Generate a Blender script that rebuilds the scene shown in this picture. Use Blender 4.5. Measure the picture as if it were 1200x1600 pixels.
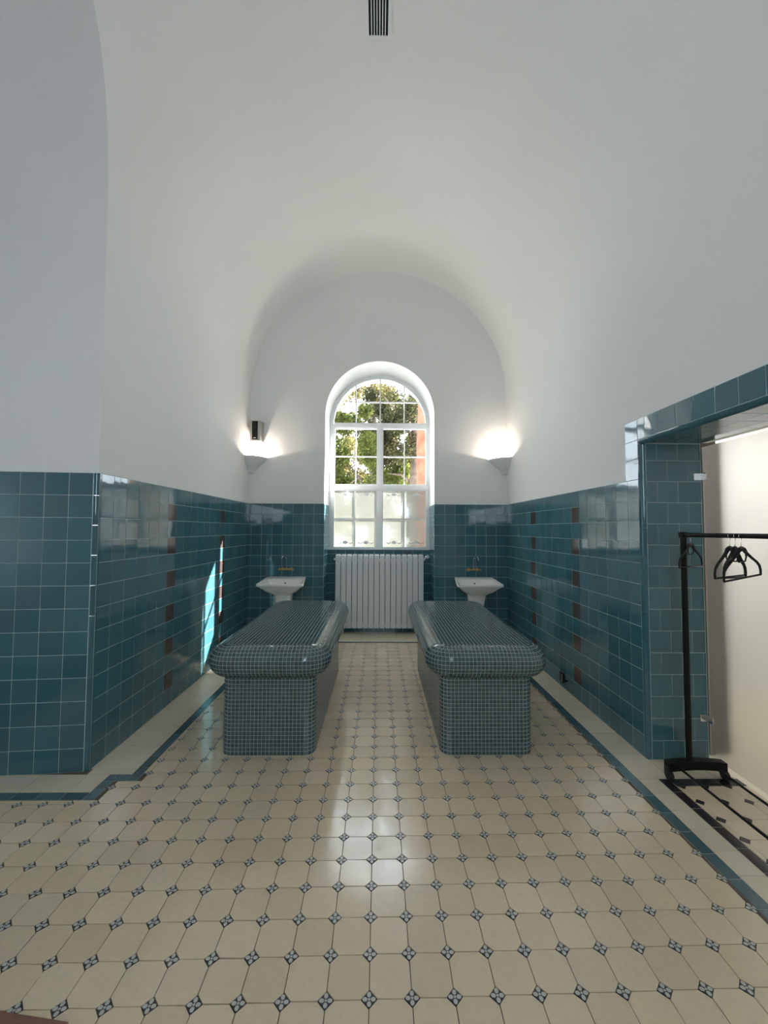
import bpy, math, random
from mathutils import Vector, Matrix
rnd = random.Random(7)
scene = bpy.context.scene
for o in list(bpy.data.objects): bpy.data.objects.remove(o)
COL = scene.collection

# ------------------------------------------------------------------ camera
F_PX, YAW, PITCH, ROLL, CAM_H = 635.36, .013, .043, .0047, 1.5806
_f = Vector((math.sin(YAW)*math.cos(PITCH), math.cos(YAW)*math.cos(PITCH), math.sin(PITCH)))
_r = Vector((math.cos(YAW), -math.sin(YAW), 0)); _u = _r.cross(_f)
_r2 = math.cos(ROLL)*_r + math.sin(ROLL)*_u; _u2 = -math.sin(ROLL)*_r + math.cos(ROLL)*_u
cam_d = bpy.data.cameras.new('camera'); cam = bpy.data.objects.new('camera', cam_d); COL.objects.link(cam)
cam_d.sensor_fit = 'HORIZONTAL'; cam_d.sensor_width = 36; cam_d.lens = F_PX*36/1200; cam_d.clip_start = .02
cam.matrix_world = Matrix(((_r2.x, _u2.x, -_f.x, 0), (_r2.y, _u2.y, -_f.y, 0), (_r2.z, _u2.z, -_f.z, CAM_H), (0, 0, 0, 1)))
scene.camera = cam

# ------------------------------------------------------------------ sky, sun, exposure
SKY, SUN = 4.2, 27.0
world = bpy.data.worlds.new('sky'); scene.world = world; world.use_nodes = True
bg = world.node_tree.nodes['Background']; bg.inputs[0].default_value = (.80, .90, 1.0, 1); bg.inputs[1].default_value = SKY
sun_d = bpy.data.lights.new('sun', 'SUN'); sun_d.energy = SUN; sun_d.angle = .009; sun_d.color = (1, .96, .91)
sun = bpy.data.objects.new('sun', sun_d); COL.objects.link(sun)
sun.rotation_euler = Vector((-1.13, -1, -1.12)).to_track_quat('-Z', 'Y').to_euler()
def portal(name, loc, direction, w, h):
    d = bpy.data.lights.new(name, 'AREA'); d.shape = 'RECTANGLE'; d.size = w; d.size_y = h; d.cycles.is_portal = True
    o = bpy.data.objects.new(name, d); COL.objects.link(o); o.location = loc
    o.rotation_euler = Vector(direction).to_track_quat('-Z', 'Y').to_euler()
portal('window_portal', (.01, 6.86, 2.65), (0, -1, 0), 1.62, 2.85)
portal('added_rear_portal', (0, -1.8, 2.525), (0, 1, 0), 1.4, 1.55)  # guides sky light through the added window behind the camera
portal('added_alcove_portal', (-4.3, .85, 1.6), (1, 0, 0), .6, 1.2)  # guides sky light through the added alcove window
vs = scene.view_settings; vs.view_transform = 'Standard'; vs.look = 'None'; vs.gamma = 1; vs.exposure = 0.92; vs.use_curve_mapping = False
scene.cycles.max_bounces = 14; scene.cycles.diffuse_bounces = 8; scene.cycles.transparent_max_bounces = 24
scene.cycles.sample_clamp_indirect = 6

# ------------------------------------------------------------------ room numbers (metres)
XL, XR, YB = -1.88, 1.868, 5.90
XC, RV, ZS = -.006, 1.874, 3.55          # barrel vault axis, radius, springing
YC, SK = 2.72, .092                      # left outer corner, skew of the alcove wall
RS = 1.09                                # alcove vault radius
NX, NH, NZ = .01, .80, 3.26              # window niche centre, half width, springing
YW, YO = 6.47, 6.80                      # window plane, outer face of the wall
YN = 6.36                                # niche back below the sill
TOP = 1.95                               # top of the wall tiles
YJ, XG, ZL = 2.855, 2.295, 2.205         # door jamb, glass plane, lintel
YJ2, YR = 1.20, -1.7
T = .15

# ------------------------------------------------------------------ materials
def mat(name, base=(.8, .8, .8), rough=.5, ior=1.5, metal=0, vary=0, island=False, bump=0, bscale=8, rvar=0, spec=None, mottled=0, mscale=3):
    m = bpy.data.materials.new(name); m.use_nodes = True
    nt = m.node_tree; p = nt.nodes['Principled BSDF']; N = nt.nodes.new; L = nt.links.new
    p.inputs['Base Color'].default_value = (*base, 1); p.inputs['Roughness'].default_value = rough
    p.inputs['IOR'].default_value = ior; p.inputs['Metallic'].default_value = metal
    if spec is not None: p.inputs['Specular IOR Level'].default_value = spec
    rand = None
    if vary:
        if island: g = N('ShaderNodeNewGeometry'); rand = g.outputs['Random Per Island']
        else: g = N('ShaderNodeObjectInfo'); rand = g.outputs['Random']
        wn = N('ShaderNodeTexWhiteNoise'); wn.noise_dimensions = '1D'; L(rand, wn.inputs['W'])
        h = N('ShaderNodeHueSaturation'); h.inputs['Color'].default_value = (*base, 1)
        mr = N('ShaderNodeMapRange'); mr.inputs['To Min'].default_value = 1-vary; mr.inputs['To Max'].default_value = 1+vary
        L(rand, mr.inputs['Value']); L(mr.outputs[0], h.inputs['Value'])
        ms = N('ShaderNodeMapRange'); ms.inputs['To Min'].default_value = 1-vary*.8; ms.inputs['To Max'].default_value = 1+vary*.8
        L(wn.outputs['Value'], ms.inputs['Value']); L(ms.outputs[0], h.inputs['Saturation'])
        col = h.outputs[0]
    else: col = None
    tc = N('ShaderNodeTexCoord') if (bump or rvar or mottled) else None
    vec = None
    if tc:
        if rand is not None and not island:
            mm = N('ShaderNodeVectorMath'); mm.operation = 'ADD'; L(tc.outputs['Object'], mm.inputs[0])
            sc = N('ShaderNodeMath'); sc.operation = 'MULTIPLY'; sc.inputs[1].default_value = 37; L(rand, sc.inputs[0]); L(sc.outputs[0], mm.inputs[1])
            vec = mm.outputs[0]
        else: vec = tc.outputs['Object']
    if mottled:
        nz = N('ShaderNodeTexNoise'); nz.inputs['Scale'].default_value = mscale; nz.inputs['Detail'].default_value = 5; L(vec, nz.inputs['Vector'])
        mx = N('ShaderNodeHueSaturation'); mr2 = N('ShaderNodeMapRange'); mr2.inputs['To Min'].default_value = 1-mottled; mr2.inputs['To Max'].default_value = 1+mottled
        mr2.inputs['From Min'].default_value = .3; mr2.inputs['From Max'].default_value = .7
        L(nz.outputs[0], mr2.inputs['Value']); L(mr2.outputs[0], mx.inputs['Value'])
        if col is not None: L(col, mx.inputs['Color'])
        else: mx.inputs['Color'].default_value = (*base, 1)
        col = mx.outputs[0]
    if col is not None: L(col, p.inputs['Base Color'])
    if bump:
        nz = N('ShaderNodeTexNoise'); nz.inputs['Scale'].default_value = bscale; nz.inputs['Detail'].default_value = 2; L(vec, nz.inputs['Vector'])
        b = N('ShaderNodeBump'); b.inputs['Strength'].default_value = 1; b.inputs['Distance'].default_value = bump
        L(nz.outputs[0], b.inputs['Height']); L(b.outputs[0], p.inputs['Normal'])
    if rvar:
        nz = N('ShaderNodeTexNoise'); nz.inputs['Scale'].default_value = 9; nz.inputs['Detail'].default_value = 4; L(vec, nz.inputs['Vector'])
        mr = N('ShaderNodeMapRange'); mr.inputs['From Min'].default_value = .35; mr.inputs['From Max'].default_value = .65
        mr.inputs['To Min'].default_value = rough-rvar; mr.inputs['To Max'].default_value = rough+rvar
        L(nz.outputs[0], mr.inputs['Value']); L(mr.outputs[0], p.inputs['Roughness'])
    return m
def emit(name, color, strength):
    m = bpy.data.materials.new(name); m.use_nodes = True; p = m.node_tree.nodes['Principled BSDF']
    p.inputs['Base Color'].default_value = (*color, 1); p.inputs['Emission Color'].default_value = (*color, 1); p.inputs['Emission Strength'].default_value = strength
    return m
M = {}
M['plaster'] = mat('plaster', (.84, .845, .84), .85, bump=.0006, bscale=30, mottled=.015, mscale=.8)
TEAL = (.048, .142, .172)
M['teal'] = mat('teal_glaze', TEAL, .06, 1.62, vary=.10, bump=.0009, bscale=9)
M['teal_plain'] = mat('teal_dado', TEAL, .12, 1.6)
M['brown'] = mat('brown_glaze', (.072, .056, .053), .12, 1.55, vary=.15, bump=.0006, bscale=9)
M['grout'] = mat('wall_grout', (.42, .55, .55), .8)
M['mosaic'] = mat('mosaic_glaze', (.052, .090, .096), .12, 1.6, vary=.2, island=True)
M['mosaic_grout'] = mat('mosaic_grout', (.38, .47, .46), .8)
M['cream'] = mat('cream_floor_tile', (.62, .52, .375), .125, 1.56, vary=.07, bump=.0006, bscale=16, rvar=.05, mottled=.035, mscale=40)
M['cream_many'] = mat('cream_floor_tile_far', (.62, .52, .375), .125, 1.56, vary=.07, island=True, bump=.0006, bscale=16, rvar=.05, mottled=.035, mscale=40)
M['band'] = mat('cream_band_tile', (.60, .54, .42), .3, 1.5, vary=.05)
M['strip_grout'] = mat('pale_joint', (.33, .36, .34), .9)
M['strip'] = mat('dark_teal_strip', (.055, .115, .13), .2, 1.5, vary=.2)
M['dark'] = mat('dark_brown_tile', (.022, .016, .017), .22, 1.5, vary=.2)
M['floor_grout'] = mat('floor_grout', (.12, .095, .07), .9, mottled=.4, mscale=7)
M['white'] = mat('white_paint', (.80, .82, .82), .35)
M['porcelain'] = mat('porcelain', (.82, .82, .81), .08, 1.55)
M['radiator'] = mat('radiator_enamel', (.74, .76, .78), .3)
M['chrome'] = mat('chrome', (.75, .75, .75), .15, metal=1)
M['brass'] = mat('brass', (.42, .30, .14), .28, metal=1)
M['black'] = mat('black_metal', (.004, .004, .004), .6, spec=.25)
M['velvet'] = mat('black_velvet', (.006, .006, .006), .8)
M['rubber'] = mat('black_rubber', (.012, .012, .012), .6)
M['silver'] = mat('silver_plastic', (.42, .41, .38), .35, metal=.5)
M['hole_shade'] = mat('painted_hole_shade', (.004, .004, .004), .9)  # near black that paints the shade inside openings
M['mat'] = mat('brown_mat', (.20, .105, .075), .9, bump=.002, bscale=200)
M['bark_red'] = mat('red_bark', (.22, .085, .05), .9, bump=.03, bscale=6, mottled=.35, mscale=5)
M['bark'] = mat('grey_bark', (.13, .10, .08), .9, bump=.02, bscale=8, mottled=.4, mscale=6)
M['ground'] = mat('pale_gravel', (.62, .615, .59), .95, mottled=.15, mscale=3)
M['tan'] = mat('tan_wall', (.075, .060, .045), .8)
M['stone'] = mat('stone_render', (.55, .53, .5), .9)

def leafmat(name, base, tr):
    m = bpy.data.materials.new(name); m.use_nodes = True; nt = m.node_tree; N = nt.nodes.new; L = nt.links.new
    out = nt.nodes['Material Output']; nt.nodes.remove(nt.nodes['Principled BSDF'])
    d = N('ShaderNodeBsdfDiffuse'); t = N('ShaderNodeBsdfTranslucent'); mx = N('ShaderNodeMixShader')
    g = N('ShaderNodeNewGeometry')
    for sh, c in ((d, base), (t, tr)):
        h = N('ShaderNodeHueSaturation'); h.inputs['Color'].default_value = (*c, 1)
        mr = N('ShaderNodeMapRange'); mr.inputs['To Min'].default_value = .45; mr.inputs['To Max'].default_value = 1.6
        L(g.outputs['Random Per Island'], mr.inputs['Value']); L(mr.outputs[0], h.inputs['Value']); L(h.outputs[0], sh.inputs['Color'])
    mx.inputs[0].default_value = .5; L(d.outputs[0], mx.inputs[1]); L(t.outputs[0], mx.inputs[2]); L(mx.outputs[0], out.inputs['Surface'])
    return m
M['leaf_green'] = leafmat('green_leaf', (.06, .08, .028), (.19, .21, .05))
M['leaf_olive'] = leafmat('olive_leaf', (.07, .065, .032), (.22, .19, .075))
M['leaf_dark'] = leafmat('dark_needle', (.035, .038, .02), (.10, .10, .045))

def glass_clear():
    m = bpy.data.materials.new('clear_glass'); m.use_nodes = True; nt = m.node_tree; N = nt.nodes.new; L = nt.links.new
    out = nt.nodes['Material Output']; nt.nodes.remove(nt.nodes['Principled BSDF'])
    t = N('ShaderNodeBsdfTransparent'); g = N('ShaderNodeBsdfGlossy'); g.inputs['Roughness'].default_value = .02
    t.inputs[0].default_value = (.95, .97, .96, 1)
    fr = N('ShaderNodeFresnel'); fr.inputs['IOR'].default_value = 1.45; mx = N('ShaderNodeMixShader')
    L(fr.outputs[0], mx.inputs[0]); L(t.outputs[0], mx.inputs[1]); L(g.outputs[0], mx.inputs[2]); L(mx.outputs[0], out.inputs['Surface'])
    return m
M['glass'] = glass_clear()
def glass_frost(name, color, rough, diff, tcol=None, clear=0):
    m = bpy.data.materials.new(name); m.use_nodes = True; nt = m.node_tree; N = nt.nodes.new; L = nt.links.new
    out = nt.nodes['Material Output']; nt.nodes.remove(nt.nodes['Principled BSDF'])
    t = N('ShaderNodeBsdfTranslucent'); r = N('ShaderNodeBsdfRefraction'); g = N('ShaderNodeBsdfGlossy')
    t.inputs[0].default_value = (*(tcol or color), 1); r.inputs[0].default_value = (*color, 1)
    r.inputs['Roughness'].default_value = rough; r.inputs['IOR'].default_value = 1.12; g.inputs['Roughness'].default_value = .25
    a = N('ShaderNodeMixShader'); a.inputs[0].default_value = diff; L(r.outputs[0], a.inputs[1]); L(t.outputs[0], a.inputs[2])
    tp = N('ShaderNodeBsdfTransparent'); tm = N('ShaderNodeMixShader'); tm.inputs[0].default_value = clear; L(a.outputs[0], tm.inputs[1]); L(tp.outputs[0], tm.inputs[2])
    b = N('ShaderNodeMixShader'); b.inputs[0].default_value = .06; L(tm.outputs[0], b.inputs[1]); L(g.outputs[0], b.inputs[2])
    L(b.outputs[0], out.inputs['Surface']); return m
M['frost'] = glass_frost('frosted_glass', (.165, .168, .148), .5, .5, (.11, .112, .097), .07)
M['frost_door'] = glass_frost('frosted_door_glass', (.9, .9, .88), .62, .12)

def flower():
    m = bpy.data.materials.new('flower_accent'); m.use_nodes = True; nt = m.node_tree; N = nt.nodes.new; L = nt.links.new
    p = nt.nodes['Principled BSDF']; p.inputs['Roughness'].default_value = .3
    uv = N('ShaderNodeUVMap'); s = N('ShaderNodeSeparateXYZ'); L(uv.outputs[0], s.inputs[0])
    def mth(op, a, b=None):
        n = N('ShaderNodeMath'); n.operation = op
        for i, v in enumerate((a, b)):
            if v is None: continue
            if isinstance(v, (int, float)): n.inputs[i].default_value = v
            else: L(v, n.inputs[i])
        return n.outputs[0]
    ax = mth('ABSOLUTE', s.outputs[0]); ay = mth('ABSOLUTE', s.outputs[1])
    mx, mn = mth('MAXIMUM', ax, ay), mth('MINIMUM', ax, ay)
    e = mth('ADD', mth('POWER', mth('DIVIDE', mth('SUBTRACT', mx, .50), .31), 2), mth('POWER', mth('DIVIDE', mn, .25), 2))
    pet = mth('LESS_THAN', e, 1.0)
    rad = mth('SQRT', mth('ADD', mth('POWER', ax, 2), mth('POWER', ay, 2)))
    cen = mth('LESS_THAN', rad, .15); ring = mth('LESS_THAN', rad, .23)
    light = mth('MAXIMUM', mth('MULTIPLY', pet, mth('SUBTRACT', 1, ring)), cen)
    c = N('ShaderNodeMix'); c.data_type = 'RGBA'; L(light, c.inputs['Factor'])
    c.inputs['A'].default_value = (.030, .036, .044, 1); c.inputs['B'].default_value = (.46, .46, .42, 1)
    L(c.outputs['Result'], p.inputs['Base Color']); return m
M['flower'] = flower()

# ------------------------------------------------------------------ helpers
def mesh(name, verts, faces, m=None, smooth=False, uvs=None):
    me = bpy.data.meshes.new(name); me.from_pydata([tuple(v) for v in verts], [], faces)
    if m is not None: me.materials.append(M[m] if isinstance(m, str) else m)
    if smooth: me.polygons.foreach_set('use_smooth', [True]*len(me.polygons))
    if uvs is not None:
        l = me.uv_layers.new(name='UVMap')
        for lp in me.loops: l.data[lp.index].uv = uvs[lp.vertex_index]
    me.update(); return me
def link(name, me, parent=None, loc=None, rot=None, scale=None, kind=None, label=None, category=None, group=None):
    o = bpy.data.objects.new(name, me); COL.objects.link(o)
    if parent is not None: o.parent = parent
    if loc is not None: o.location = loc
    if rot is not None: o.rotation_euler = rot
    if scale is not None: o.scale = scale
    if kind: o['kind'] = kind
    if label: o['label'] = label
    if category: o['category'] = category
    if group: o['group'] = group
    return o
def empty(name, loc, label, category, group=None, rz=0):
    o = link(name, None, loc=loc, rot=(0, 0, rz), label=label, category=category, group=group); o.empty_display_size = .1; return o
class MB:
    def __init__(s): s.v, s.f = [], []
    def add(s, v, f):
        b = len(s.v); s.v += [tuple(x) for x in v]; s.f += [tuple(i+b for i in q) for q in f]; return s
    def box(s, x0, y0, z0, x1, y1, z1):
        return s.add([(x0, y0, z0), (x1, y0, z0), (x1, y1, z0), (x0, y1, z0), (x0, y0, z1), (x1, y0, z1), (x1, y1, z1), (x0, y1, z1)],
                     [(0, 3, 2, 1), (4, 5, 6, 7), (0, 1, 5, 4), (1, 2, 6, 5), (2, 3, 7, 6), (3, 0, 4, 7)])
    def bevbox(s, x0, y0, z0, x1, y1, z1, b):
        pts = []
        for ax in range(3):
            for sg in (0, 1): pass
        # chamfered box: 24 vertices
        X, Y, Z = (x0, x1), (y0, y1), (z0, z1); idx = {}; vv = []
        for i in (0, 1):
            for j in (0, 1):
                for k in (0, 1):
                    si, sj, sk = (1-2*i)*b, (1-2*j)*b, (1-2*k)*b
                    for a, p in ((0, (X[i], Y[j]+sj, Z[k]+sk)), (1, (X[i]+si, Y[j], Z[k]+sk)), (2, (X[i]+si, Y[j]+sj, Z[k]))):
                        idx[(i, j, k, a)] = len(vv); vv.append(p)
        ff = []
        for a in range(3):
            o1, o2 = [q for q in range(3) if q != a]
            for sgn in (0, 1):
                cyc = [(0, 0), (1, 0), (1, 1), (0, 1)]; q = []
                for c in cyc:
                    key = [0, 0, 0]; key[a] = sgn; key[o1], key[o2] = c; q.append(idx[(*key, a)])
                ff.append(q)
            for c in ((0, 0), (1, 0), (1, 1), (0, 1)):     # edges along axis a
                k0 = [0, 0, 0]; k1 = [0, 0, 0]; k0[o1], k0[o2] = c; k1[o1], k1[o2] = c; k1[a] = 1
                ff.append([idx[(*k0, o1)], idx[(*k1, o1)], idx[(*k1, o2)], idx[(*k0, o2)]])
        for i in (0, 1):
            for j in (0, 1):
                for k in (0, 1): ff.append([idx[(i, j, k, 0)], idx[(i, j, k, 1)], idx[(i, j, k, 2)]])
        return s.add(vv, ff)
    def tube(s, pts, r, n=8, cap=True):
        pts = [Vector(p) for p in pts]; rs = r if isinstance(r, (list, tuple)) else [r]*len(pts); rings = []
        up = Vector((.123, .35, .93)); v, f = [], []
        for i, p in enumerate(pts):
            d = (pts[min(i+1, len(pts)-1)]-pts[max(i-1, 0)]).normalized()
            a = d.cross(up);  a = a if a.length > 1e-4 else d.cross(Vector((1, 0, 0))); a.normalize(); b = d.cross(a)
            up = b.cross(d) if False else up
            for k in range(n):
                t = 2*math.pi*k/n; v.append(p+(a*math.cos(t)+b*math.sin(t))*rs[i])
        for i in range(len(pts)-1):
            for k in range(n): f.append((i*n+k, i*n+(k+1) % n, (i+1)*n+(k+1) % n, (i+1)*n+k))
        if cap: f.append(tuple(range(n))[::-1]); f.append(tuple((len(pts)-1)*n+k for k in range(n)))
        return s.add(v, f)
    def rings(s, rs, cap0=True, cap1=True, close=True):
        n = len(rs[0]); v = [p for r in rs for p in r]; f = []
        for i in range(len(rs)-1):
            for k in range(n if close else n-1): f.append((i*n+k, i*n+(k+1) % n, (i+1)*n+(k+1) % n, (i+1)*n+k))
        if cap0: f.append(tuple(range(n))[::-1])
        if cap1: f.append(tuple((len(rs)-1)*n+k for k in range(n)))
        return s.add(v, f)
    def obj(s, name, m, parent=None, smooth=False, auto=False, **k):
        import bmesh
        me = mesh(name, s.v, s.f, m, smooth)
        bm = bmesh.new(); bm.from_mesh(me); bmesh.ops.recalc_face_normals(bm, faces=bm.faces); bm.to_mesh(me); bm.free()
        if auto: me.set_sharp_from_angle(angle=math.radians(35))
        return link(name, me, parent, **k)

def lin(a, b, n): return [a+(b-a)*i/n for i in range(n+1)]

# ------------------------------------------------------------------ ceiling vault with the alcove groin
groin = []
for k in range(41):
    t = math.pi*k/40; z = ZS+RS*math.sin(t); yp = (YC+.02-RS)+RS*math.cos(t)
    x = XC-math.sqrt(max(RV*RV-(z-ZS)**2, 0)); groin.append((x, yp+SK*(x-XL), z))
def vault(name):
    v, f = [], []; NT = 48
    ys = [(y, 0.0) for y in lin(YB, groin[0][1], 14)[:-1]] + [(g[1], math.asin((g[2]-ZS)/RV)) for g in groin] + [(y, 0.0) for y in lin(groin[-1][1], YR, 14)[1:]]
    for y, t0 in ys:
        for k in range(NT+1):
            t = t0+(math.pi-t0)*k/NT; v.append((XC-RV*math.cos(t), y, ZS+RV*math.sin(t)))
    for i in range(len(ys)-1):
        for k in range(NT): f.append((i*(NT+1)+k, (i+1)*(NT+1)+k, (i+1)*(NT+1)+k+1, i*(NT+1)+k+1))
    b = len(v)                                            # alcove vault surface
    for g in groin:
        z = g[2]; yp = g[1]-SK*(g[0]-XL)
        for x in (g[0], -4.2): v.append((x, yp+SK*(x-XL), z))
    for i in range(len(groin)-1): f.append((b+2*i, b+2*i+1, b+2*i+3, b+2*i+2))
    o = link(name, mesh(name, v, f, 'plaster', True), kind='structure', label='white plaster barrel vault over the bath room'); 
    o.data.set_sharp_from_angle(angle=math.radians(30)); return o
ceiling = vault('ceiling')

# ------------------------------------------------------------------ walls
def plane_strip(cols):        # cols: list of (bottom point, top point)
    v = []; f = []
    for a, b in cols: v += [a, b]
    for i in range(len(cols)-1): f.append((2*i, 2*i+2, 2*i+3, 2*i+1))
    return v, f
def arch_top(x):                                    # on the facets of the vault
    t = math.acos(max(-1, min(1, (XC-x)/RV)))/math.pi*48; k = min(int(t+1e-9), 47)
    a, b = math.pi*k/48, math.pi*(k+1)/48; xa, xb = XC-RV*math.cos(a), XC-RV*math.cos(b)
    za, zb = ZS+RV*math.sin(a), ZS+RV*math.sin(b); return za+(zb-za)*max(0, min(1, (x-xa)/(xb-xa)))
def niche_top(x):
    d = abs(x-NX); return NZ+math.sqrt(max(NH*NH-d*d, 0))
wl = MB().add(*plane_strip([((XL, YC+.02, TOP), (XL, YC+.02, ZS)), ((XL, YB, TOP), (XL, YB, ZS))])).add(*plane_strip([((XL, YC+.05, 0), (XL, YC+.05, TOP)), ((XL, YB, 0), (XL, YB, TOP))])).obj('wall_left', 'plaster', kind='structure')
wall_left = wl
ya = groin[-1][1]
al = MB().add(*plane_strip([((XL, YC+.02, TOP), (XL, YC+.02, ZS)), ((-4.2, YC+.02+SK*(-4.2-XL), TOP), (-4.2, YC+.02+SK*(-4.2-XL), ZS))]))
al.add(*plane_strip([((XL-.028, YC+.02-SK*.028, 0), (XL-.028, YC+.02-SK*.028, TOP)), ((-4.2, YC+.02+SK*(-4.2-XL), 0), (-4.2, YC+.02+SK*(-4.2-XL), TOP))]))
al.add([(XL, YC+.02, TOP), (XL, YC+.06, TOP), (XL-.04, YC+.06, TOP), (XL-.04, YC+.016, TOP)], [(0, 1, 2, 3)])
al.add(*plane_strip([((XL, ya, 0), (XL, ya, ZS)), ((-4.2, ya-.21, 0), (-4.2, ya-.21, ZS))]))
ye = YC+.02-RS+SK*(-4.2-XL)
AW = (.55, 1.15, 1.0, 2.2)  # opening of an unseen alcove window, added to bring in more daylight
for a0, a1, b0, b1 in ((ye-1.4, AW[0], 0, 5), (AW[1], ye+1.4, 0, 5), (AW[0], AW[1], 0, AW[2]), (AW[0], AW[1], AW[3], 5)):
    al.add([(-4.2, a0, b0), (-4.2, a1, b0), (-4.2, a1, b1), (-4.2, a0, b1)], [(0, 1, 2, 3)])
w3 = MB()
for y in (AW[0], .82, AW[1]-.06): w3.box(-4.28, y, AW[2], -4.22, y+.06, AW[3])
for z in (AW[2], 1.6, AW[3]-.06): w3.box(-4.28, AW[0], z, -4.22, AW[1], z+.06)
w3.obj('added_alcove_window', 'white', kind='structure')
wall_alcove = al.obj('wall_alcove', 'plaster', kind='structure')
MB().add(*plane_strip([((XL, YR, 0), (XL, YR, ZS)), ((XL, ya, 0), (XL, ya, ZS))])).obj('wall_near_left', 'plaster', kind='structure')
wr = MB()
wr.add(*plane_strip([((XR, YJ+.028, 0), (XR, YJ+.028, ZS)), ((XR, YB, 0), (XR, YB, ZS))]))
wr.add(*plane_strip([((XR, YJ2, ZL+.028), (XR, YJ2, ZS)), ((XR, YJ+.03, ZL+.028), (XR, YJ+.03, ZS))]))
wr.add(*plane_strip([((XR, YR, 0), (XR, YR, ZS)), ((XR, YJ2, 0), (XR, YJ2, ZS))]))
wr.box(XR+.03, YJ, 0, XG+.001, YJ+.30, 2.75); wr.box(XR+.004, YJ2-.3, 0, XG+.06, YJ2, 2.75); wr.box(XR+.03, YJ2, ZL+.004, XG+.06, YJ, 2.75)
wall_right = wr.obj('wall_right', 'plaster', kind='structure')
# back wall with the arched niche
xs = sorted(set([XL, XR, NX-NH, NX+NH] + [XC-RV*math.cos(math.pi*i/48) for i in range(1, 48)] + [NX-NH*math.cos(math.pi*i/40) for i in range(41)]))
v, f = [], []
for i, x in enumerate(xs[:-1]):
    x2 = xs[i+1]; inside = (x+x2)/2 > NX-NH and (x+x2)/2 < NX+NH; b = len(v)
    z0, z1 = (niche_top(x), niche_top(x2)) if inside else (0, 0)
    v += [(x, YB, z0), (x2, YB, z1), (x2, YB, arch_top(x2)), (x, YB, arch_top(x))]; f.append((b, b+1, b+2, b+3))
wb = MB().add(v, f)
arc = [(NX-NH, 0)] + [(NX-NH*math.cos(math.pi*i/40), NZ+NH*math.sin(math.pi*i/40)) for i in range(41)] + [(NX+NH, 0)]
for i in range(len(arc)-1):
    (xa, za), (xb, zb) = arc[i], arc[i+1]; wb.add([(xa, YB, za), (xb, YB, zb), (xb, YO, zb), (xa, YO, za)], [(0, 1, 2, 3)])
wb.add([(NX-NH, YN, 0), (NX+NH, YN, 0), (NX+NH, YN, 1.262), (NX-NH, YN, 1.262)], [(0, 1, 2, 3)])
wb.add([(NX-NH, YN, 1.262), (NX+NH, YN, 1.262), (NX+NH, YO, 1.262), (NX-NH, YO, 1.262)], [(0, 1, 2, 3)])
wall_back = wb.obj('wall_back', 'plaster', kind='structure')
# outer face of the building so that daylight only enters by the openings
v, f = [], []
for i, x in enumerate(xs[:-1]):
    x2 = xs[i+1]; inside = (x+x2)/2 > NX-NH and (x+x2)/2 < NX+NH; b = len(v)
    if inside:
        v += [(x, YO, -1), (x2, YO, -1), (x2, YO, 1.262), (x, YO, 1.262)]; f.append((b, b+1, b+2, b+3)); b += 4
    z0, z1 = (niche_top(x), niche_top(x2)) if inside else (-1, -1)
    v += [(x, YO, z0), (x2, YO, z1), (x2, YO, 6.5), (x, YO, 6.5)]; f.append((b, b+1, b+2, b+3))
ob = MB().add(v, f); ob.add([(-6, YO, -1), (XL, YO, -1), (XL, YO, 6.5), (-6, YO, 6.5)], [(0, 1, 2, 3)]); ob.add([(XR, YO, -1), (6, YO, -1), (6, YO, 6.5), (XR, YO, 6.5)], [(0, 1, 2, 3)])
ob.obj('wall_outside', 'stone', kind='structure')
# rear wall with an unseen window added behind the camera for fill daylight
RW = (-.7, .7, 1.75, 3.3)
rb = MB(); v, f = [], []
rxs = sorted(set([XL, XR, RW[0], RW[1]]+[XL+(XR-XL)*i/40 for i in range(41)]))
for i, x in enumerate(rxs[:-1]):
    x2 = rxs[i+1]; inside = RW[0] < (x+x2)/2 < RW[1]
    if inside:
        rb.add([(x, YR, 0), (x2, YR, 0), (x2, YR, RW[2]), (x, YR, RW[2])], [(0, 1, 2, 3)])
        rb.add([(x, YR, RW[3]), (x2, YR, RW[3]), (x2, YR, arch_top(x2)), (x, YR, arch_top(x))], [(0, 1, 2, 3)])
    else: rb.add([(x, YR, 0), (x2, YR, 0), (x2, YR, arch_top(x2)), (x, YR, arch_top(x))], [(0, 1, 2, 3)])
wall_rear = rb.obj('wall_rear', 'plaster', kind='structure')
w2 = MB()
for x in (RW[0], -.03, RW[1]-.06): w2.box(x, YR-.08, RW[2], x+.06, YR-.02, RW[3])
for z in (RW[2], 2.5, RW[3]-.06): w2.box(RW[0], YR-.08, z, RW[1], YR-.02, z+.06)
added_rear_window = w2.obj('added_rear_window', 'white', kind='structure')

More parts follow.
